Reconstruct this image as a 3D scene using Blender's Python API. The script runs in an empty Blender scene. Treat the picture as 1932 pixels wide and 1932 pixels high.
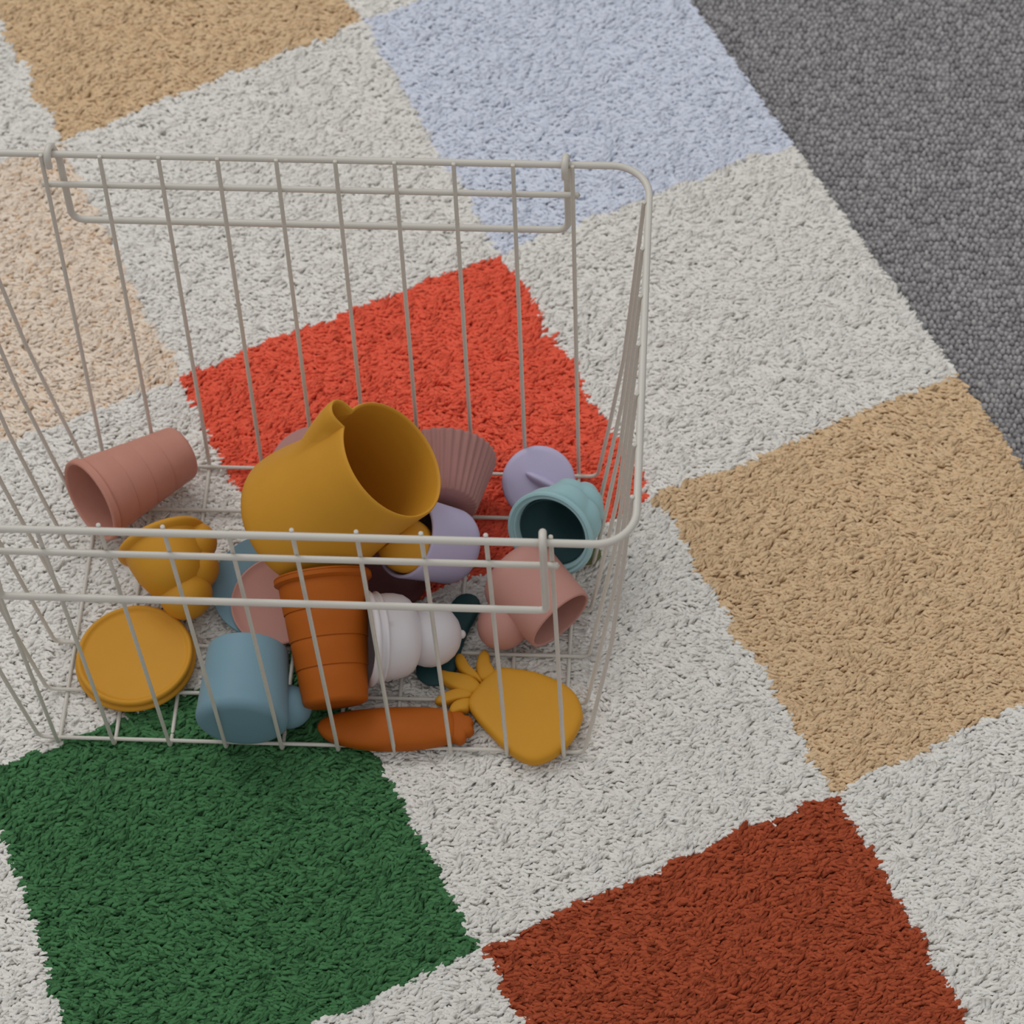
import bpy, math, random
import numpy as np
from mathutils import Vector, Matrix, noise
random.seed(7)
sc = bpy.context.scene
COL = sc.collection
MM = 0.001

# ------------------------------------------------------------ camera
cd = bpy.data.cameras.new('camera'); cam = bpy.data.objects.new('camera', cd); COL.objects.link(cam)
cd.sensor_width = 36; cd.lens = 105.62
cd.shift_x = -115.13/1932; cd.shift_y = -64.7/1932
cd.clip_start = .05; cd.clip_end = 50
CM = Matrix(((0.99884, -0.02522, 0.04103, 0.18797), (0.04421, 0.81793, -0.57361, -0.82462),
             (-0.01909, 0.57476, 0.8181, 1.29625), (0, 0, 0, 1)))
cam.matrix_world = CM
cd.dof.use_dof = True; cd.dof.focus_distance = 1.42; cd.dof.aperture_fstop = 16
sc.camera = cam
# ------------------------------------------------------------ world, lights, exposure
w = bpy.data.worlds.new('room_light'); sc.world = w; w.use_nodes = True
nt = w.node_tree; bg = nt.nodes['Background']
tc = nt.nodes.new('ShaderNodeTexCoord'); sx = nt.nodes.new('ShaderNodeSeparateXYZ'); cr = nt.nodes.new('ShaderNodeValToRGB')
nt.links.new(tc.outputs['Generated'], sx.inputs[0]); nt.links.new(sx.outputs['Z'], cr.inputs[0]); nt.links.new(cr.outputs[0], bg.inputs[0])
cr.color_ramp.elements[0].position = 0.0; cr.color_ramp.elements[0].color = (.42, .40, .38, 1)
cr.color_ramp.elements[1].position = .75; cr.color_ramp.elements[1].color = (.96, .98, 1, 1)
bg.inputs[1].default_value = 0.62
def area(name, loc, target, size, power, col):
    l = bpy.data.lights.new(name, 'AREA'); l.shape = 'RECTANGLE'; l.size = size[0]; l.size_y = size[1]; l.energy = power; l.color = col
    o = bpy.data.objects.new(name, l); COL.objects.link(o); o.location = loc
    o.rotation_euler = (Vector(target)-Vector(loc)).to_track_quat('-Z', 'Y').to_euler()
    return o
area('window_daylight', (-1.3, 1.5, 2.6), (0, 0, 0), (1.8, 1.4), 26, (1, .99, .97))
sc.view_settings.view_transform = 'Standard'; sc.view_settings.look = 'None'
sc.view_settings.gamma = 1; sc.view_settings.use_curve_mapping = False
sc.view_settings.exposure = 0.0

# ------------------------------------------------------------ helpers
def lin(c):
    return tuple(((v/255)/12.92 if v/255 <= .04045 else ((v/255+.055)/1.055)**2.4) for v in c)
def mat(name, srgb, rough=.55, spec=.35, bump=0., bscale=900, vary=.04, vscale=60, sheen=0., sss=0.):
    m = bpy.data.materials.new(name); m.use_nodes = True
    t = m.node_tree; b = t.nodes['Principled BSDF']; N = t.nodes.new; L = t.links.new
    c = lin(srgb)
    tc = N('ShaderNodeTexCoord'); n = N('ShaderNodeTexNoise'); n.inputs['Scale'].default_value = vscale; n.inputs['Detail'].default_value = 4
    L(tc.outputs['Object'], n.inputs['Vector'])
    r = N('ShaderNodeValToRGB'); r.color_ramp.elements[0].position = .3; r.color_ramp.elements[1].position = .7
    r.color_ramp.elements[0].color = tuple(v*(1-vary) for v in c)+(1,); r.color_ramp.elements[1].color = tuple(min(1, v*(1+vary)) for v in c)+(1,)
    L(n.outputs['Fac'], r.inputs[0]); L(r.outputs[0], b.inputs['Base Color'])
    b.inputs['Roughness'].default_value = rough; b.inputs['Specular IOR Level'].default_value = spec
    if sheen: b.inputs['Sheen Weight'].default_value = sheen; b.inputs['Sheen Roughness'].default_value = .6
    if sss:
        b.inputs['Subsurface Weight'].default_value = sss; b.inputs['Subsurface Radius'].default_value = (.004, .003, .002); b.inputs['Subsurface Scale'].default_value = .5
    if bump:
        n2 = N('ShaderNodeTexNoise'); n2.inputs['Scale'].default_value = bscale; L(tc.outputs['Object'], n2.inputs['Vector'])
        bp = N('ShaderNodeBump'); bp.inputs['Strength'].default_value = bump; bp.inputs['Distance'].default_value = .0004
        L(n2.outputs['Fac'], bp.inputs['Height']); L(bp.outputs[0], b.inputs['Normal'])
    return m
def yarn(name, srgb, lo=.8, hi=1.1, deep=None):
    """cotton yarn: every strand its own tint, held in the strand attribute"""
    m = bpy.data.materials.new(name); m.use_nodes = True
    t = m.node_tree; b = t.nodes['Principled BSDF']; N = t.nodes.new; L = t.links.new
    c = lin(srgb); d = lin(deep) if deep else tuple(v*lo for v in c)
    a = N('ShaderNodeAttribute'); a.attribute_name = 'strand'
    r = N('ShaderNodeValToRGB'); r.color_ramp.elements[0].position = 0; r.color_ramp.elements[1].position = 1
    r.color_ramp.elements[0].color = d+(1,); r.color_ramp.elements[1].color = tuple(min(1, v*hi) for v in c)+(1,)
    e = r.color_ramp.elements.new(.25); e.color = c+(1,)
    L(a.outputs['Fac'], r.inputs[0]); L(r.outputs[0], b.inputs['Base Color'])
    b.inputs['Roughness'].default_value = .95; b.inputs['Specular IOR Level'].default_value = .08
    # loose cotton fibre lets light through
    tl = N('ShaderNodeBsdfTranslucent'); mx = N('ShaderNodeMixShader'); mx.inputs[0].default_value = .04
    L(r.outputs[0], tl.inputs['Color']); L(b.outputs[0], mx.inputs[1]); L(tl.outputs[0], mx.inputs[2])
    L(mx.outputs[0], t.nodes['Material Output'].inputs['Surface'])
    return m
def link(name, me, m=None, parent=None, smooth=True, angle=None):
    o = bpy.data.objects.new(name, me); COL.objects.link(o)
    if m is not None: me.materials.append(m)
    if parent: o.parent = parent
    if smooth:
        me.polygons.foreach_set('use_smooth', [True]*len(me.polygons))
        if angle: me.set_sharp_from_angle(angle=math.radians(angle))
    return o
def pymesh(name, V, F):
    me = bpy.data.meshes.new(name); me.from_pydata([tuple(c*MM for c in v) for v in V], [], F); me.update(); return me
def frame(z, x):
    z = Vector(z).normalized(); x = Vector(x); x = (x - z*x.dot(z)).normalized(); y = z.cross(x)
    return Matrix((x, y, z)).transposed()
def tag(o, label, cat, group=None):
    o['label'] = label; o['category'] = cat
    if group: o['group'] = group
    return o
def thing(name, label, cat, loc, z=(0, 0, 1), x=(1, 0, 0), group=None):
    o = bpy.data.objects.new(name, None); COL.objects.link(o); o.empty_display_size = .01
    o.matrix_world = Matrix.Translation(Vector(loc)*MM) @ frame(z, x).to_4x4()
    return tag(o, label, cat, group)
def revolve(prof, seg=72, rf=None, cf=None):
    """prof: list of (radius, z). rf(theta, r, z, k) -> radius. cf(z,k) -> centre offset. r==0 makes a pole."""
    V = []; F = []; rings = []
    for k, (r, z) in enumerate(prof):
        cx, cy = cf(z, k) if cf else (0, 0)
        if r < 1e-6:
            V.append((cx, cy, z)); rings.append([len(V)-1]); continue
        ring = []
        for i in range(seg):
            th = 2*math.pi*i/seg; rr = rf(th, r, z, k) if rf else r
            V.append((cx+rr*math.cos(th), cy+rr*math.sin(th), z)); ring.append(len(V)-1)
        rings.append(ring)
    for a, b in zip(rings, rings[1:]):
        if len(a) == 1 and len(b) == 1: continue
        if len(a) == 1: F += [(a[0], b[(i+1) % seg], b[i]) for i in range(seg)]
        elif len(b) == 1: F += [(a[i], a[(i+1) % seg], b[0]) for i in range(seg)]
        else: F += [(a[i], a[(i+1) % seg], b[(i+1) % seg], b[i]) for i in range(seg)]
    return V, F
def arc(cr, cz, rad, a0, a1, n=6):
    return [(cr+rad*math.cos(math.radians(a0+(a1-a0)*i/n)), cz+rad*math.sin(math.radians(a0+(a1-a0)*i/n))) for i in range(n+1)]
def cup_profile(rb, rt, h, th=1.7, fil=4, mids=None):
    """closed outline of an open cup: base centre, wall, rounded lip, inner wall, inner base"""
    sl = (rt-rb)/h
    P = [(0, 0), (rb*.5, 0)] + arc(rb-fil+sl*fil, fil, fil, -90, 0, 7)
    def R(z): return rb+sl*z
    mids = mids or [(R(h*t), h*t) for t in (.3, .5, .7, .9)]
    P += mids
    P += arc(rt-th/2, h-th/2, th/2, 0, 180, 6)
    ri = [(R(h*t)-th, h*t) for t in (.8, .5, .3)]
    P += ri + arc(rb-fil+sl*fil-.2, fil+th*.4, fil-th*.4, 0, -90, 5) + [(rb*.4, th), (0, th)]
    return P
def ellipsoid(c, r, R=None, seg=28, rings=18, power=1.0):
    V = []; F = []
    prof = [(math.sin(math.pi*i/rings), -math.cos(math.pi*i/rings)) for i in range(rings+1)]
    prof[0] = (0, -1); prof[-1] = (0, 1)
    V, F = revolve(prof, seg)
    out = []
    for v in V:
        p = Vector((v[0]*r[0], v[1]*r[1], v[2]*r[2]))
        if R is not None: p = R @ p
        out.append((p.x+c[0], p.y+c[1], p.z+c[2]))
    return out, F
def tube(pts, r, seg=10, closed=False, caps=True):
    P = [Vector(p) for p in pts]; n = len(P); V = []; F = []
    up = None
    for i in range(n):
        a = P[(i-1) % n] if (closed or i > 0) else P[i]; b = P[(i+1) % n] if (closed or i < n-1) else P[i]
        t = (b-a).normalized()
        if up is None:
            up = t.orthogonal().normalized()
        up = (up - t*up.dot(t)).normalized(); s = t.cross(up)
        for k in range(seg):
            q = 2*math.pi*k/seg; V.append(tuple(P[i]+up*(r*math.cos(q))+s*(r*math.sin(q))))
    m = n if closed else n-1
    for i in range(m):
        j = (i+1) % n
        for k in range(seg):
            F.append((i*seg+k, i*seg+(k+1) % seg, j*seg+(k+1) % seg, j*seg+k))
    if caps and not closed:
        for e, sgn in ((0, -1), (n-1, 1)):
            t = (P[1]-P[0]).normalized()*-1 if e == 0 else (P[-1]-P[-2]).normalized()
            V.append(tuple(P[e]+t*r*.7)); c = len(V)-1
            # small rounded end
            for k in range(seg):
                a, b = e*seg+k, e*seg+(k+1) % seg
                F.append((b, a, c) if e == 0 else (a, b, c))
    return V, F
def merge(*parts):
    V = []; F = []
    for v, f in parts:
        o = len(V); V += v; F += [tuple(i+o for i in q) for q in f]
    return V, F
def fillet(pts, rad, n=6):
    """polyline with rounded corners"""
    P = [Vector(p) for p in pts]; out = [P[0]]
    for i in range(1, len(P)-1):
        a, b, c = P[i-1], P[i], P[i+1]; u = (a-b); v = (c-b); r = min(rad, u.length*.45, v.length*.45)
        p0 = b+u.normalized()*r; p1 = b+v.normalized()*r
        for k in range(n+1):
            t = k/n; out.append(p0*(1-t)**2+b*2*t*(1-t)+p1*t*t)
    out.append(P[-1]); return out
def pillow(poly, z0, h, levels=9, p=4, under=1.0):
    """a thick slab with rounded edges from an outline; flat underside"""
    n = len(poly); cx = sum(q[0] for q in poly)/n; cy = sum(q[1] for q in poly)/n
    # smooth outline
    Q = []
    for i in range(n):
        a, b, c, d = poly[i-1], poly[i], poly[(i+1) % n], poly[(i+2) % n]
        for t in (0, .5):
            Q.append(tuple(.5*((2*b[k])+(-a[k]+c[k])*t+(2*a[k]-5*b[k]+4*c[k]-d[k])*t*t+(-a[k]+3*b[k]-3*c[k]+d[k])*t**3) for k in (0, 1)))
    n = len(Q); V = []; F = []
    lv = [(.93, 0), (.985, .12)] + [(s, None) for s in (1, .985, .96, .92, .86, .75, .5, .25)]
    rings = []
    for s, zz in lv:
        z = z0+h*(.42+.58*math.sqrt(max(0, 1-s**p))) if zz is None else z0+h*zz
        rings.append([len(V)+i for i in range(n)])
        V += [(cx+(x-cx)*s, cy+(y-cy)*s, z) for x, y in Q]
    V.append((cx, cy, z0)); V.append((cx, cy, z0+h)); b0, t0 = len(V)-2, len(V)-1
    for a, b in zip(rings, rings[1:]):
        F += [(a[i], a[(i+1) % n], b[(i+1) % n], b[i]) for i in range(n)]
    F += [(rings[0][(i+1) % n], rings[0][i], b0) for i in range(n)] + [(rings[-1][i], rings[-1][(i+1) % n], t0) for i in range(n)]
    ar = sum(Q[i][0]*Q[(i+1) % n][1]-Q[(i+1) % n][0]*Q[i][1] for i in range(n))
    if ar < 0: F = [tuple(reversed(f)) for f in F]
    return V, F

# ------------------------------------------------------------ materials
M_wire = mat('cream_coated_wire', (212, 207, 197), .38, .4, vary=.02)
M_must = mat('mustard_silicone', (209, 149, 46), .55, .22, .12, vary=.02)
M_pine = mat('mustard_silicone_flat', (203, 144, 40), .55, .22, .12, vary=.02)
M_oran = mat('burnt_orange_silicone', (172, 88, 20), .6, .2, .1, vary=.03)
M_blue = mat('slate_blue_silicone', (117, 150, 164), .55, .3, .1, vary=.02)
M_aqua = mat('pale_aqua_silicone', (158, 194, 198), .5, .32, .1, vary=.02)
M_lila = mat('lilac_silicone', (192, 184, 213), .5, .32, .1, vary=.02)
M_pink = mat('dusty_pink_silicone', (190, 138, 126), .55, .3, .1, vary=.02)
M_rose = mat('terracotta_pink_silicone', (196, 137, 120), .55, .3, .15, vary=.03)
M_mauv = mat('mauve_silicone', (172, 124, 118), .55, .3, .1, vary=.03)
M_whit = mat('pale_grey_silicone', (212, 206, 208), .5, .32, .1, vary=.01)
M_teal = mat('dark_teal_silicone', (28, 62, 64), .55, .3, .1, vary=.02)
M_dark = mat('hollow_dark_teal', (44, 72, 76), .6, .2, .1, vary=.03)  # only for the shell that darkens the aqua mould's hollow
M_burg = mat('burgundy_silicone', (92, 44, 42), .55, .3, .1, vary=.02)
M_oliv = mat('olive_silicone', (96, 100, 58), .55, .3, .1, vary=.02)

# ------------------------------------------------------------ grey loop carpet (the floor)
def poly_grid_blobs():
    rs = np.random.RandomState(3)
    V0, F0 = ellipsoid((0, 0, 0), (1, 1, 1), seg=7, rings=5)
    V0 = np.array(V0); nv = len(V0)
    pts = []
    y = -160.
    row = 0
    while y < 560:
        x = 150. + (row % 2)*1.4
        while x < 640:
            # only where the rug does not cover it, and in the part one could see
            if u_of(x, y) > 2.955 and 170 < x < 560:
                pts.append((x, y))
            x += 2.9
        y += 3.3; row += 1
    P = np.array(pts); n = len(P)
    P += rs.uniform(-.7, .7, P.shape)
    sx_ = rs.uniform(1.2, 1.8, n); sy_ = rs.uniform(1.5, 2.4, n); sz_ = rs.uniform(1.4, 2.6, n)
    V = V0[None]*np.stack([sx_, sy_, sz_], 1)[:, None, :]
    V[..., 0] += P[:, None, 0]; V[..., 1] += P[:, None, 1]; V[..., 2] += -12.5+rs.uniform(-.8, .8, n)[:, None]
    V = V.reshape(-1, 3)
    F = []
    for k in range(n):
        o = k*nv
        F += [tuple(i+o for i in f) for f in F0]
    return V, F, n, nv
ANG = 0.5021; SU = 187.3; SV = 190.0; OX, OY = -221.19-126, 568.43-345
UX, UY = math.cos(ANG), math.sin(ANG)
def u_of(x, y): return ((x-OX)*UX+(y-OY)*UY)/SU
def v_of(x, y): return ((x-OX)*UY-(y-OY)*UX)/SV
def from_uv(u, v): return (OX+u*SU*UX+v*SV*UY, OY+u*SU*UY-v*SV*UX)

Vb, Fb, nb, nvb = poly_grid_blobs()
base = [(-1600, -1600, -13), (1600, -1600, -13), (1600, 1600, -13), (-1600, 1600, -13),
        (-1600, -1600, -30), (1600, -1600, -30), (1600, 1600, -30), (-1600, 1600, -30)]
bf = [(0, 1, 2, 3), (7, 6, 5, 4), (0, 4, 5, 1), (1, 5, 6, 2), (2, 6, 7, 3), (3, 7, 4, 0)]
me = pymesh('floor', [tuple(v) for v in Vb]+base, Fb+[tuple(i+len(Vb) for i in f) for f in bf])
rs = np.random.RandomState(5)
at = me.attributes.new('strand', 'FLOAT', 'POINT')
at.data.foreach_set('value', np.concatenate([np.repeat(rs.rand(nb), nvb), np.full(8, .4)]).astype('f'))
M_carp = bpy.data.materials.new('grey_loop_carpet'); M_carp.use_nodes = True
t = M_carp.node_tree; b = t.nodes['Principled BSDF']
a = t.nodes.new('ShaderNodeAttribute'); a.attribute_name = 'strand'
r = t.nodes.new('ShaderNodeValToRGB')
for p_, c_ in ((0, (150, 147, 148)), (.5, (165, 162, 163)), (1, (184, 180, 180))):
    e = r.color_ramp.elements[0] if p_ == 0 else (r.color_ramp.elements[-1] if p_ == 1 else r.color_ramp.elements.new(p_))
    e.position = p_; e.color = lin(c_)+(1,)
t.links.new(a.outputs['Fac'], r.inputs[0]); t.links.new(r.outputs[0], b.inputs['Base Color'])
b.inputs['Roughness'].default_value = .95; b.inputs['Specular IOR Level'].default_value = .05
fl = link('floor', me, M_carp); fl['kind'] = 'structure'

# ------------------------------------------------------------ the chequered tufted rug
COLS = ['white', 'tan', 'ice', 'peach', 'red', 'green', 'rust', 'camel']
M_yarn = [yarn('cream_yarn', (246, 242, 235), .965, 1.02), yarn('tan_yarn', (234, 203, 163), .82, 1.04),
          yarn('ice_blue_yarn', (230, 235, 248), .96, 1.02), yarn('peach_yarn', (250, 233, 214), deep=(244, 212, 180), hi=1.02),
          yarn('red_yarn', (252, 110, 84), .85, 1.06), yarn('green_yarn', (78, 126, 82), .65, 1.2),
          yarn('rust_yarn', (180, 88, 58), .72, 1.15)]
CELL = {(1, -1): 1, (2, 0): 2, (0, 0): 3, (1, 1): 4, (2, 2): 1, (0, 2): 5, (1, 3): 6, (-1, 1): 6, (-1, 3): 2, (0, 4): 4, (2, 4): 5, (-1, -1): 5, (0, -2): 4, (2, -2): 6}
NODE = {(1, 0): (0, 2.3), (2, 0): (5.4, -3.4), (1, 1): (-3.8, 1.4), (2, 1): (2, 2.1), (3, 1): (0, 4.6), (1, 2): (-6, 0), (2, 2): (2.9, -.5),
        (1, 3): (-1.3, 3.7), (2, 3): (1.7, 5.4), (0, 2): (6, -4), (0, 3): (-12, 2), (2, 4): (-3, 2), (1, 4): (0, 2)}
def colour_at(x, y):
    u, v = u_of(x, y), v_of(x, y)
    i0, j0 = math.floor(u), math.floor(v); fu, fv = u-i0, v-j0
    du = dv = 0
    for di in (0, 1):
        for dj in (0, 1):
            n_ = NODE.get((i0+di, j0+dj), (0, 0)); wt = (fu if di else 1-fu)*(fv if dj else 1-fv)
            du += n_[0]*wt; dv += n_[1]*wt
    nx = noise.noise(Vector((x*.045, y*.045, 0)))*4+noise.noise(Vector((x*.16, y*.16, 9)))*2.6+noise.noise(Vector((x*.45, y*.45, 21)))*1.6
    ny = noise.noise(Vector((x*.045, y*.045, 5)))*4+noise.noise(Vector((x*.16, y*.16, 3)))*2.2
    u += (nx-du)/SU; v += (ny-dv)/SV
    return CELL.get((math.floor(min(u, 2.999)), math.floor(v)), 0)
rug = thing('chequered_rug', 'shaggy cotton rug of white and coloured squares lying under the wire basket', 'rug', (0, 0, -12))
# woven backing, a slab with its own squares of colour
gu = np.linspace(-1.6, 2.985, 60); gv = np.linspace(-2.2, 4.6, 86)
V = []; F = []; mi = []
for u in gu:
    for v in gv: V.append(from_uv(u, v)+(8.8,))
nu, nv_ = len(gu), len(gv)
for i in range(nu-1):
    for j in range(nv_-1):
        F.append((i*nv_+j, i*nv_+j+1, (i+1)*nv_+j+1, (i+1)*nv_+j))
        c = from_uv((gu[i]+gu[i+1])/2, (gv[j]+gv[j+1])/2); mi.append(colour_at(*c))
F = [tuple(reversed(f)) for f in F]
nt_ = len(V); V += [(x, y, .6) for x, y, z in V]
F += [tuple(reversed([i+nt_ for i in f])) for f in F]; mi += mi
# four sides
def side(idx):
    for a_, b_ in zip(idx, idx[1:]): F.append((a_, b_, b_+nt_, a_+nt_)); mi.append(0)
side([j for j in range(nv_)]); side([(nu-1)*nv_+j for j in range(nv_-1, -1, -1)])
side([i*nv_ for i in range(nu-1, -1, -1)]); side([i*nv_+nv_-1 for i in range(nu)])
me = pymesh('backing', V, F)
for m in M_yarn: me.materials.append(m)
me.polygons.foreach_set('material_index', mi)
at = me.attributes.new('strand', 'FLOAT', 'POINT'); at.data.foreach_set('value', np.full(len(V), .3, 'f'))
link('backing', me, None, rug, smooth=False)

# cut pile: one curved yarn end per tuft
def build_pile():
    rs = np.random.RandomState(11)
    SP = 1.6
    quad = [(-330, -330), (395, -300), (560, 620), (-390, 560)]      # the part of the rug around the basket
    xs = np.arange(-400, 600, SP); ys = np.arange(-340, 640, SP)
    X, Y = np.meshgrid(xs, ys); X = X.ravel()+rs.uniform(-1, 1, X.size); Y = Y.ravel()+rs.uniform(-1, 1, Y.size)
    keep = np.ones(X.size, bool)
    for (x0, y0), (x1, y1) in zip(quad, quad[1:]+quad[:1]):
        keep &= (x1-x0)*(Y-y0)-(y1-y0)*(X-x0) > 0
    U = ((X-OX)*UX+(Y-OY)*UY)/SU
    keep &= U < 2.992
    X, Y, U = X[keep], Y[keep], U[keep]; n = X.size
    ang = np.empty(n); hgt = np.empty(n); mi = np.empty(n, int); clump = np.empty(n)
    for k in range(n):
        x, y = X[k], Y[k]
        ang[k] = .30+.75*noise.noise(Vector((x*.012, y*.012, 2)))+1.3*noise.noise(Vector((x*.11, y*.11, 7)))
        hgt[k] = noise.noise(Vector((x*.06, y*.06, 4))); clump[k] = noise.noise(Vector((x*.22, y*.22, 14)))
    ang += rs.normal(0, .30, n)
    L = rs.uniform(4.2, 7.2, n)
    for k in range(n): mi[k] = colour_at(X[k]+math.cos(ang[k])*L[k]*.55, Y[k]+math.sin(ang[k])*L[k]*.55)
    # green and rust are the shaggiest squares
    shag = np.array([.55, .58, .42, .7, .48, 1.4, 1.15])[mi]
    dx, dy = np.cos(ang), np.sin(ang)
    du = (dx*UX+dy*UY)
    edge = (U*SU+du*L > 3.0*SU-0.5) & (du > 0)
    dx[edge] -= 2*du[edge]*UX; dy[edge] -= 2*du[edge]*UY
    top = 12.0+hgt*1.0*shag+clump*1.5*shag+rs.normal(0, .28, n)*shag
    # pressed down under the basket floor
    under = (np.abs(X) < 140) & (np.abs(Y) < 90)
    top[under] = np.minimum(top[under]-1.0, 12.3)
    S = 4; K = 3
    t = [0, .30, .62, 1.0]; hz = [.1, .72, 1.0, .93]
    px = np.stack([X+dx*L*s for s in (0, .10, .45, 1.0)], 1); py = np.stack([Y+dy*L*s for s in (0, .10, .45, 1.0)], 1)
    tipdrop = rs.uniform(.78, 1.04, n)
    pz = np.stack([np.full(n, 6.5), top*.72, top*.97, top*tipdrop], 1)
    rad = np.stack([np.full(n, 1.0), np.full(n, 1.2), rs.uniform(1.1, 1.45, n), rs.uniform(.6, 1.0, n)], 1)*np.where(shag > 1, 1.12, 1.0)[:, None]
    Pc = np.stack([px, py, pz], 2)
    T = np.gradient(Pc, axis=1); T /= np.linalg.norm(T, axis=2, keepdims=True)
    sd = np.stack([-dy, dx, np.zeros(n)], 1)[:, None, :]; up = np.cross(T, np.broadcast_to(sd, T.shape))
    ph = rs.uniform(0, 2*np.pi, n)
    V = np.empty((n, S, K, 3))
    for k in range(K):
        q = ph[:, None]+2*np.pi*k/K
        V[:, :, k] = Pc+sd*(rad*np.cos(q))[..., None]+up*(rad*np.sin(q))[..., None]*.85
    V = V.reshape(-1, 3)*MM
    nvp = S*K; quads = []
    for s in range(S-1):
        for k in range(K):
            quads.append((s*K+k, s*K+(k+1) % K, (s+1)*K+(k+1) % K, (s+1)*K+k))
    quads = np.array(quads)[:, ::-1]; tri = np.array([(S-1)*K+k for k in range(K)])
    off = (np.arange(n)*nvp)[:, None]
    loops = np.concatenate([(quads.reshape(1, -1)+off), (tri[None]+off)], 1).ravel()
    nq = len(quads); per = nq*4+3
    starts = (np.arange(n)*per)[:, None]+np.concatenate([np.arange(nq)*4, [nq*4]])[None]
    me = bpy.data.meshes.new('pile')
    me.vertices.add(len(V)); me.vertices.foreach_set('co', V.astype('f').ravel())
    me.loops.add(len(loops)); me.loops.foreach_set('vertex_index', loops.astype('i'))
    me.polygons.add(starts.size); me.polygons.foreach_set('loop_start', starts.ravel().astype('i'))
    for m in M_yarn: me.materials.append(m)
    me.polygons.foreach_set('material_index', np.repeat(mi, nq+1).astype('i'))
    me.polygons.foreach_set('use_smooth', np.ones(starts.size, bool))
    at = me.attributes.new('strand', 'FLOAT', 'POINT')
    at.data.foreach_set('value', np.repeat(rs.rand(n), nvp).astype('f'))
    me.update(calc_edges=True); me.validate()
    print('pile strands', n)
    return me
link('pile', build_pile(), None, rug, smooth=False)

# ------------------------------------------------------------ wire basket
H = 223.7
bk = thing('wire_basket', 'cream painted wire basket with two drop handles, full of silicone toys, standing on the rug', 'basket', (0, 0, 0))
def part(name, VF, m, parent, angle=50): return link(name, pymesh(name, *VF), m, parent, angle=angle)
RX, RY, CR = 162.6, 107.2, 18
rim = []
for cx, cy, a0 in ((RX-CR, RY-CR, 0), (-RX+CR, RY-CR, 90), (-RX+CR, -RY+CR, 180), (RX-CR, -RY+CR, 270)):
    for k in range(11):
        q = math.radians(a0+9*k); rim.append((cx+CR*math.cos(q), cy+CR*math.sin(q), H))
part('rim', tube(rim, 1.75, 12, closed=True), M_wire, bk)
YT, YB, XT, XB = 105.0, 85.9, 160.4, 135.6
for i in range(10):
    x = -126+28*i
    p = fillet([(x, -YT, H+1.7), (x, -YB, 0), (x, YB, 0), (x, YT, H+1.7)], 5)
    part('basket_wire', tube(p, 1.05, 8), M_wire, bk)
for k in range(7):
    y = 83.9-27.8*k
    side_ = [(XT, y, H+1.7), (156.0, y, 170), (150.4, y, 105), (142.2, y, 45), (XB+.3, y, 2.0)]
    p = fillet(side_+[(-q[0], q[1], q[2]) for q in side_[::-1]], 5)
    part('basket_wire', tube(p, 1.05, 8), M_wire, bk)
for s in (1, -1):
    part('cross_bar', tube([(-128.5, s*105.6, H-20), (128.5, s*105.6, H-20)], 1.55, 10), M_wire, bk)
    def end(hx, vx, sg):
        return [(hx, s*102.6, H-4.2), (hx, s*102.6, H+1.5), (hx, s*104.6, H+3.9), (hx+sg*.6, s*108.6, H+4.1), (hx+sg*1.2, s*110.9, H+1.5), (vx, s*111.2, H-8)]
    L_ = end(-122.5, -119.5, .6); R_ = end(122.5, 123.0, .4)
    body = fillet([L_[-1], (-119.5 if s > 0 else -121, s*109.4, H-50.5), (123.0, s*109.4, H-50.5), R_[-1]], 7 if s > 0 else 3.5, 8)
    pth = [Vector(q) for q in L_[:-1]]+body+[Vector(q) for q in R_[:-1]][::-1]
    part('handle', tube(fillet(pth[:6], 1.6, 3)[:-1]+pth[5:-5]+fillet(pth[-6:], 1.6, 3)[1:], 1.75, 10), M_wire, bk)

# ------------------------------------------------------------ the toys
def obj_on(parent, name, VF, m, angle=40): return part(name, VF, m, parent, angle)
def local(o, p): # world mm -> local mm of a thing
    return tuple((o.matrix_world.inverted() @ (Vector(p)*MM))/MM)

# mustard pitcher
o = thing('toy_pitcher', 'large mustard yellow silicone jug with pouring spout tipped over at centre of the basket', 'jug',
          (-17.9, 19.9, 39), (.691, .043, .722), (-.69, .338, .64))
PH = 74
def pitch_r(th, r, z, k, inner=0):
    f = max(0., min(1., (z-24)/(PH-24))); f = f*f*(3-2*f)*1.0
    d = 22+11.3*f; rs_ = 7.6-inner
    # union of the round wall with a small circle that slides outwards towards the lip
    s = d*math.sin(th); c = math.cos(th)
    if c > 0 and abs(s) < rs_:
        rr = d*c+math.sqrt(rs_*rs_-s*s)
        kk = 1.2
        m_ = max(r, rr); return m_+kk*math.exp(-abs(r-rr)/kk)*.35
    return r
out_p = [(0, 0), (16, 0)]+arc(35.6-12, 12, 12, -90, 0, 10)+[(35.6, 16), (34.8, 24), (33.1, 34), (31.9, 44), (31.4, 54), (31, 64), (31, 69), (31, 72.6), (30.6, 73.7), (30.1, 74), (29.5, 73.7), (29.1, 72.6)]
inn_p = [(29.0, 64), (29.2, 50), (31.1, 34), (32.1, 24), (32.2, 14), (30, 7), (23, 2.4), (0, 2.2)]
N1 = len(out_p)-2
bv, bf_ = revolve(out_p+inn_p, 180, lambda th, r, z, k: pitch_r(th, r, z, k, 2.0 if k > N1 else (max(0, (31-r)) if z > 70 else 0)))
obj_on(o, 'body', ([(p[0]*1.03, p[1]*1.03, p[2]*82.3/74) for p in bv], bf_), M_must, 60)
hv, hf = ellipsoid((-42, 0, 47), (15, 12, 15.5), Matrix.Rotation(.12, 3, 'Y'))
obj_on(o, 'handle', ([(min(p[0], -32.2), p[1], p[2]) for p in hv], hf), M_must)

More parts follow.
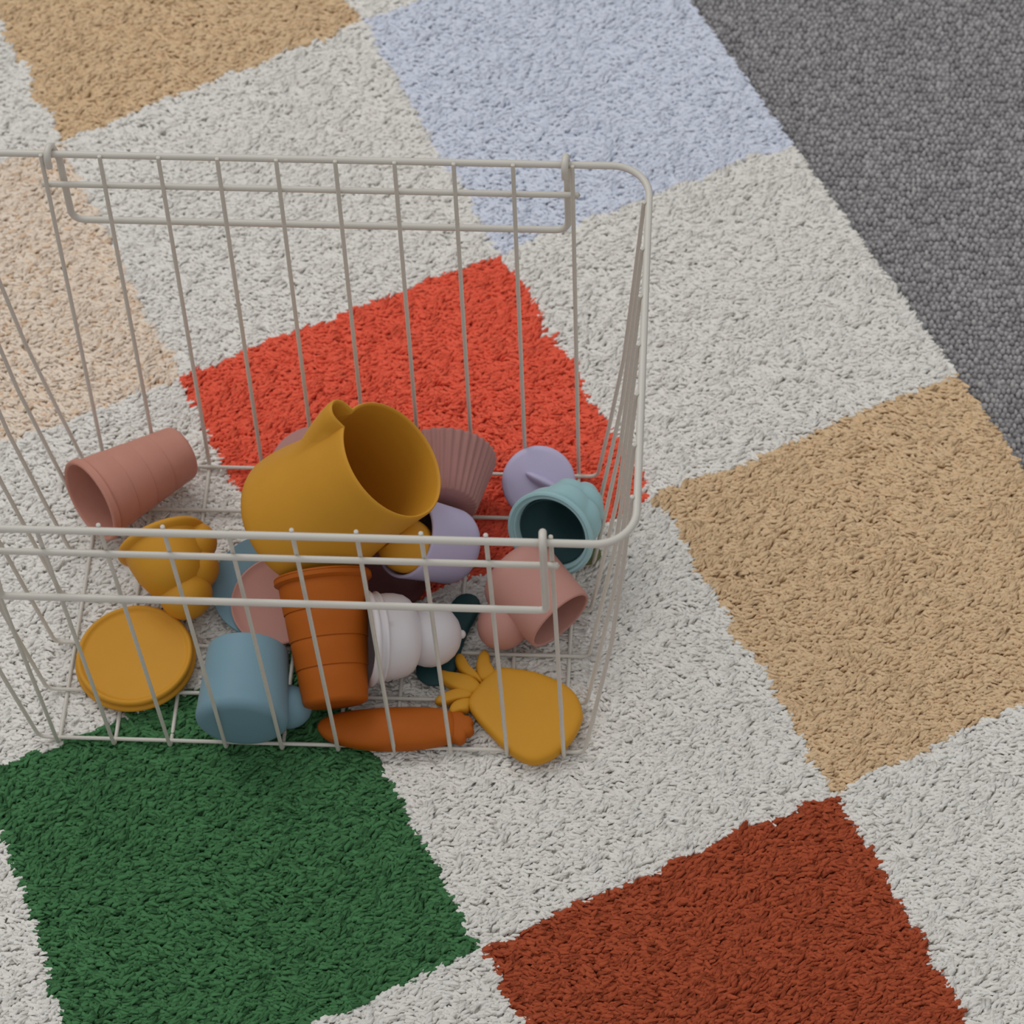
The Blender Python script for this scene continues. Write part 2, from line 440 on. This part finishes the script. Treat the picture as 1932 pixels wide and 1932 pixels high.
# ribbed cone cups
def cone_cup(name, label, loc, z, x, rb, rt, h, m, bands, lip):
    o = thing(name, label, 'cup', loc, z, x)
    mids = []; n = bands
    for i in range(n):
        z0 = 4+(h-9)*i/n; z1 = 4+(h-9)*(i+1)/n
        r0 = rb+(rt-rb)*z0/h; r1 = rb+(rt-rb)*z1/h
        if i: mids.append((r0+.05, z0+.15))
        mids += [(r0+(r1-r0)*.5-.05, (z0+z1)/2), (r1-.35, z1-.7), (r1-.55, z1-.1)]
    mids += [(rt+.0, h-4.5), (rt+lip, h-3.6), (rt+lip, h-1.2)]
    P = cup_profile(rb, rt+lip, h, 1.9+lip, 3, mids)
    obj_on(o, 'cup_body', revolve(P, 72), m, 30)
    return o
cone_cup('cone_cup', 'dusty terracotta pink ribbed cone cup lying by the left end of the basket',
         (-80.8, 79.3, 22), (-.722, -.674, .16), (-.383, .584, .715), 14.6, 22.4, 59, M_rose, 4, .6)
cone_cup('cone_cup', 'burnt orange ribbed cone cup lying mouth up behind the orange carrot',
         (12.8, -70.1, 19), (-.151, .905, .398), (.988, .152, .028), 16, 23.2, 66, M_oran, 4, 1.2)

# mauve fluted cupcake case
o = thing('cupcake_mould', 'mauve fluted cupcake mould lying on its side behind the jug', 'mould', (57.1, 74, 29.5), (-.044, .999, .006), (.999, .044, -.019))
def flute(th, r, z, k): return r*(1+.022*math.cos(36*th)*min(1, (r-10)/6)) if r > 10 else r
P = [(0, -31), (10, -31), (16.5, -31), (17.6, -30.2)]+[(17.6+9.2*t, -30.2+29.8*t) for t in (.2, .4, .6, .8, .97)]+[(26.9, 0), (26.3, .5), (25.7, 0)]+[(25.7-9.2*t, -29.6*t) for t in (.2, .5, .8, .95)]+[(15, -29.4), (0, -29.4)]
obj_on(o, 'fluted_body', revolve(P, 288, flute), M_mauv, 60)

# lilac cup
def round_cup(name, label, loc_mouth, z, x, rb, rt, h, m, th=1.7, fil=8, cat='cup'):
    zz = Vector(z).normalized()
    base = Vector(loc_mouth)-zz*h
    o = thing(name, label, cat, base, z, x)
    obj_on(o, 'cup_body', revolve(cup_profile(rb, rt, h, th, fil), 72), m, 60)
    return o
round_cup('toy_cup', 'lilac silicone cup leaning open under the lip of the mustard jug', (42.1, 14.3, 44.8), (-.668, -.292, .684), (0, 1, 0), 19, 21.3, 39, M_lila, 1.8, 8)
# pink cup with lobe handle
o = round_cup('toy_cup', 'dusty pink silicone cup lying mouth down in the front right corner of the basket', (121.8, -19.3, 22.5), (.679, -.714, -.130), (-.7, -.6, -.3), 21.5, 18.9, 41, M_pink, 1.8, 10)
obj_on(o, 'handle', ellipsoid(local(o, (93.2, -17.5, 16)), (14.5, 13, 13)), M_pink)
# slate blue cup
o = thing('toy_cup', 'slate blue silicone cup lying between the round mustard lid and the orange cone cup', 'cup', (-31.7, -87.6, 25.6), (-.014, .998, .06), (.993, .031, -.11))
obj_on(o, 'cup_body', revolve(cup_profile(23.1, 20.2, 42, 1.8, 5), 72), M_blue, 60)
obj_on(o, 'handle', ellipsoid(local(o, (-11.5, -69, 14.5)), (12, 11, 11)), M_blue)

# swirl moulds: a flange with tiers of soft lobes behind it
def swirl(name, label, mouth, z, x, m, rim_r=23.5, tiers=((20, 0, 0), (15.5, 2.5, 1.5), (9.5, -1.5, 3)), depth=38, lob=.10):
    o = thing(name, label, 'mould', mouth, z, x)
    outer = [(rim_r-1.6, 1.2), (rim_r-.6, .9), (rim_r, 0), (rim_r, -1.2), (rim_r-.8, -2.1), (rim_r-2.4, -2.5)]
    n = len(tiers); hh = (depth-3)/n
    prof = list(outer)
    for i, (r, a, b_) in enumerate(tiers):
        for k in range(9):
            q = k/8; zz = -3-hh*(i+q*1.0)
            bulge = math.sqrt(max(0, 1-(2*q-1)**2))
            nxt = tiers[i+1][0] if i+1 < n else 0
            edge_ = (r*.80 if i else r*.98) if q < .5 else (nxt*.9 if nxt else 0)
            prof.append((max(edge_+(r-edge_)*bulge, .01), zz))
    prof[-1] = (0, prof[-1][1])
    inner = [(0, -30), (5, -28.5), (8.5, -25), (10.5, -20), (12.2, -16), (14, -12), (17, -7.5), (18.6, -3)]
    inner += [(19.2, -.6), (19.6, .1), (20.2, .2), (20.8, -.3), (21.3, .1)]; inner.append((rim_r-1.6, 1.2))
    nout = len(prof)
    prof = prof+inner
    def cf(zz, k):
        t_ = min(1, max(0, (-zz-3)/(depth-3)))*n; i = min(n-1, int(t_)); f = t_-i
        j = min(n-1, i+1); f = f*f*(3-2*f)
        return (tiers[i][1]*(1-f)+tiers[j][1]*f, tiers[i][2]*(1-f)+tiers[j][2]*f) if zz < -3 else (0, 0)
    def rf(th, r, zz, k):
        if zz > -3.5 or k >= nout: return r
        t_ = min(1, (-zz-3.5)/4); a_ = 2.5*th+zz*.12
        return r*(1+lob*t_*(abs(math.cos(a_))-.5)) if r > 1 else r
    obj_on(o, 'mould_body', revolve(prof, 96, rf, cf), m, 60)
    shell_ = [(18.0, -2.9), (16.4, -7.3), (13.4, -11.7), (11.6, -15.6), (9.9, -19.6), (8, -24.4), (4.6, -27.8), (0, -29.2)]
    shell_ += [(0, -28.6), (4.4, -27.2), (7.4, -24), (9.3, -19.4), (11, -15.4), (12.8, -11.5), (15.8, -7.1), (17.4, -2.6), (18.0, -2.9)]
    c = obj_on(o, 'darkening_shell', revolve(shell_[::-1], 96, None, cf), M_dark, 60); c['label'] = 'added dark teal shell darkening the hollow'  # added thin shell: the hollow's darkness is put into its colour
    return o
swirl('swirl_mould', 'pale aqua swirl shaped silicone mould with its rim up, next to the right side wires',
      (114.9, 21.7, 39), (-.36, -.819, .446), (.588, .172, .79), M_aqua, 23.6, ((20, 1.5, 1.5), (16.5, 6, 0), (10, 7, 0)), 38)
o = thing('swirl_mould', 'mustard yellow mould of soft round lobes, lying between pink cone cup and round lid', 'mould',
          (-83.7, 17.7, 29), (-.427, .886, .178), (.904, .425, .055))
P = [(0, -30), (9, -29), (15, -24), (18.4, -16), (19.8, -8), (20.3, -3), (22.2, -2.2), (23.2, -1.2), (23.4, 0), (22.6, 1.1), (21.4, 1), (20, -.4), (18.4, -3), (17.8, -8), (16.2, -15), (12, -21), (6, -24), (0, -25)]
lobes = [ellipsoid(local(o, p_), (r_, r_, r_), seg=36, rings=24) for p_, r_ in (((-69.5, -6.5, 18.5), 13.6), ((-66, 6.5, 22.5), 12.5), ((-65.5, 17.5, 29), 10.5), ((-82, 5.5, 22), 12.5))]
obj_on(o, 'mould_body', merge(revolve(P, 96), *lobes), M_must, 60)
# pale grey ball mould
o = thing('ball_mould', 'pale grey silicone mould with round ball end and wide rim beside the orange cone cup', 'mould', (26.2, -37, 29), (-.921, -.242, .25), (-.025, .818, .575))
P = [(22.3, 1.2), (23.4, .9), (24.2, 0), (24.2, -1.2), (23.4, -1.9), (22.6, -2.3), (22.5, -4.2), (23.2, -4.7), (23.4, -5.4), (22.9, -6.1), (21.8, -6.4), (21.6, -10), (21.4, -14), (20.4, -18.5), (18.4, -21.5), (15.6, -23.4), (13.6, -24.6)]
P += [(16.0*math.cos(math.radians(a_)), -32.5-16.0*math.sin(math.radians(a_))) for a_ in (-25, -12, 0, 15, 30, 45, 60, 75, 84)]+[(0, -48.6)]
inn = [(0, -45)]+[(13.0*math.cos(math.radians(a_)), -32-13.0*math.sin(math.radians(a_))) for a_ in (75, 50, 25, 0, -25)]+[(13.5, -22.5), (17.5, -19.5), (19.2, -13), (19.8, -4), (20.4, .6), (21.2, 1.2), (22.3, 1.2)]
obj_on(o, 'mould_body', revolve(P+inn, 96, lambda th, r, z, k: r*(1+(.035*math.cos(3*th+.5) if -24 < z < -7 else 0))), M_whit, 60)
obj_on(o, 'nub', ellipsoid((0, -3.5, -48.1), (2.2, 2.2, 2)), M_whit)

# lids and plates
def disc(name, label, cat, loc, prof, m, z=(0, 0, 1), x=(1, 0, 0), pn='disc'):
    o = thing(name, label, cat, loc, z, x); obj_on(o, pn, revolve(prof, 96), m, 40); return o
o = thing('knobbed_lid', 'round lilac lid with a ridge grip lying behind the aqua mould', 'lid', (105.8, 72.2, 12), (0, -.5, .87), (-.906, .40, .2))
obj_on(o, 'disc', revolve([(0, 0), (16, 0), (18.6, .5), (19.2, 1.8), (18.6, 3), (16, 3.6), (8, 4.2), (0, 4.4)], 72), M_lila, 60)
obj_on(o, 'ridge_grip', ellipsoid((-3.5, -1, 5.0), (11.5, 2.8, 6.2)), M_lila)
disc('round_plate', 'slate blue round plate lying under the pink plate and the mustard jug', 'plate', (-29.5, 4.5, 8.5),
     [(0, 0), (20, 0), (26.5, .8), (28.8, 2.2), (28.6, 3.4), (27, 3.2), (24, 2.4), (0, 2.2)], M_blue, (0, -.17, .985))
disc('round_plate', 'dusty pink round plate lying on the slate blue plate behind the slate blue cup', 'plate', (-22.5, -6, 11.4),
     [(0, 0), (18, 0), (22, .8), (24.4, 2.4), (24.4, 3.4), (23.6, 3.6), (22.6, 3), (20, 2), (0, 1.8)], M_pink, (-.1, -.19, .98))
o = thing('storage_lid', 'round mustard yellow lid with a raised rim lying in the front left of the basket', 'lid', (-92.8, -38.5, 3.2))
obj_on(o, 'lower_rim', revolve([(0, 0), (26, 0), (29.4, .6), (30.5, 1.8), (30.2, 3), (28.4, 3.7), (0, 3.7)], 96), M_must, 60)
obj_on(o, 'top_plate', revolve([(27.2, 3.6), (28.6, 4.2), (29.4, 5.6), (29.3, 7), (28.6, 7.8), (27.6, 7.9), (26.8, 7.2), (26.2, 6.5), (25, 6.3), (0, 6.5)], 96), M_must, 60)
disc('domed_cover', 'mauve domed cover lying behind the mustard jug', 'cover', (-11, 81, 3.2),
     [(0, 0), (20, 0), (25.5, .8), (26.5, 2.5), (26, 6), (24.5, 9), (20, 10.5), (0, 11)], M_mauv)
disc('small_dish', 'small dark burgundy dish in the shadow between the orange cone cup and the lilac cup', 'dish', (32, 14, 3.2),
     [(0, 0), (15, 0), (19, 1), (20, 3), (19.4, 4), (18, 3.4), (14, 2.4), (0, 2.2)], M_burg)
o = thing('toy_scoop', 'dark teal flat scoop lying under the pale grey ball mould', 'scoop', (65.5, -20.1, 3.3), (0, 0, 1), (.33, .944, 0))
pts = [(-28, -6), (-23, -9), (-14, -10), (-4, -8), (8, -7), (20, -7.5), (26, -5), (28, 0), (26, 5), (20, 7.5), (8, 7), (-4, 8), (-14, 10), (-23, 9), (-28, 6), (-30, 0)]
obj_on(o, 'scoop_body', pillow(pts, 0, 4.2), M_teal, 50)
o = thing('toy_leaf', 'tiny olive green silicone piece peeking out under the aqua mould', 'toy', (131, 33, 3.3))
obj_on(o, 'leaf_body', pillow([(-8, -2), (-3, -6), (4, -6), (9, -1), (7, 5), (0, 7), (-6, 4)], 0, 3), M_oliv, 50)

# pineapple
PINE = [(77.7, -62.4), (76.9, -57.5), (82.1, -48.1), (89.0, -39.5), (93.5, -38.4), (101.6, -39.1), (109.4, -40.4), (116.4, -42.9), (122.4, -45.8), (127.9, -49.7), (132.1, -55.1), (134.6, -63.3), (134.2, -68.8), (132.3, -74.3), (129.5, -79.8), (125.5, -84.8), (121.6, -88.6), (117.8, -91.0), (114.5, -92.4), (110.6, -92.8), (106.6, -91.6), (102.2, -89.3), (97.0, -85.1), (92.3, -80.5), (87.8, -75.5), (82.6, -69.6)]
LEAVES = [[(90.1, -41.6), (88.1, -45.4), (82.1, -46.2), (79.8, -40.1), (79.8, -34.8), (81.1, -30.0), (83.6, -28.0), (85.9, -30.5), (87.1, -36.1)],
          [(84.1, -48.6), (80.8, -46.5), (75.3, -44.2), (71.0, -40.3), (68.8, -35.1), (69.4, -31.6), (71.5, -30.9), (73.8, -33.4), (76.8, -38.6), (81.3, -43.1)],
          [(83.1, -49.3), (80.7, -53.4), (76.5, -54.7), (69.1, -51.6), (63.0, -47.4), (60.8, -43.2), (61.5, -41.0), (65.0, -41.8), (72.5, -42.8), (78.5, -44.5)],
          [(79.1, -53.7), (77.7, -56.8), (72.2, -58.2), (65.7, -60.3), (61.5, -60.4), (60.3, -58.3), (62.2, -55.8), (67.9, -52.5), (74.4, -51.1)],
          [(78.0, -56.8), (77.6, -63.6), (73.5, -64.9), (69.6, -66.3), (67.9, -64.8), (68.5, -61.4), (71.4, -58.3)]]
o = thing('toy_pineapple', 'flat mustard yellow silicone pineapple with leafy crown in the front right of the basket', 'toy pineapple', (105, -66, 3.2))
sh = lambda L_: [(x-105, y+66) for x, y in L_]
obj_on(o, 'fruit', pillow(sh(PINE), 0, 6.5, p=22), M_pine, 60)
for i, L_ in enumerate(LEAVES):
    q = sh(L_)
    # draw each leaf's foot a little into the fruit
    cx = sum(p[0] for p in q)/len(q); cy = sum(p[1] for p in q)/len(q)
    d = Vector((-26-cx, 14-cy)); 
    obj_on(o, 'crown_leaf', pillow(q, .6+.25*(i % 2), 5.2+.4*(i % 3), p=6), M_pine, 60)
# carrot
CARROT = [(3.1, -78.8), (3.8, -74.8), (6.4, -72.3), (11.5, -69.7), (18.7, -67.6), (29.1, -65.8), (39.6, -64.5), (50.2, -63.9), (59.4, -63.9), (67.4, -65.1), (70.6, -68.1), (72.0, -74.1), (71.9, -80.2), (70.1, -84.5), (65.0, -86.7), (57.3, -88.8), (48.2, -90.3), (37.8, -90.9), (28.6, -90.6), (19.3, -89.1), (12.0, -87.0), (6.4, -83.6)]
TOP = [(67.4, -65.1), (70.7, -63.8), (74.0, -64.6), (76.0, -67.0), (78.4, -67.5), (80.4, -70.8), (80.1, -73.9), (81.1, -76.9), (79.2, -79.7), (77.6, -80.3), (77.0, -83.3), (74.3, -85.2), (71.3, -83.8), (68.9, -83.3), (66.2, -74.3)]
o = thing('toy_carrot', 'burnt orange silicone carrot lying along the front edge of the basket', 'toy carrot', (38, -77, 3.2))
sh2 = lambda L_: [(x-38, (y+63.9)*.88+13.4) for x, y in L_]
obj_on(o, 'root', pillow(sh2(CARROT), 0, 10.5, p=2.6), M_oran, 60)
obj_on(o, 'leafy_top', pillow(sh2(TOP), 0, 6, p=4), M_oran, 60)
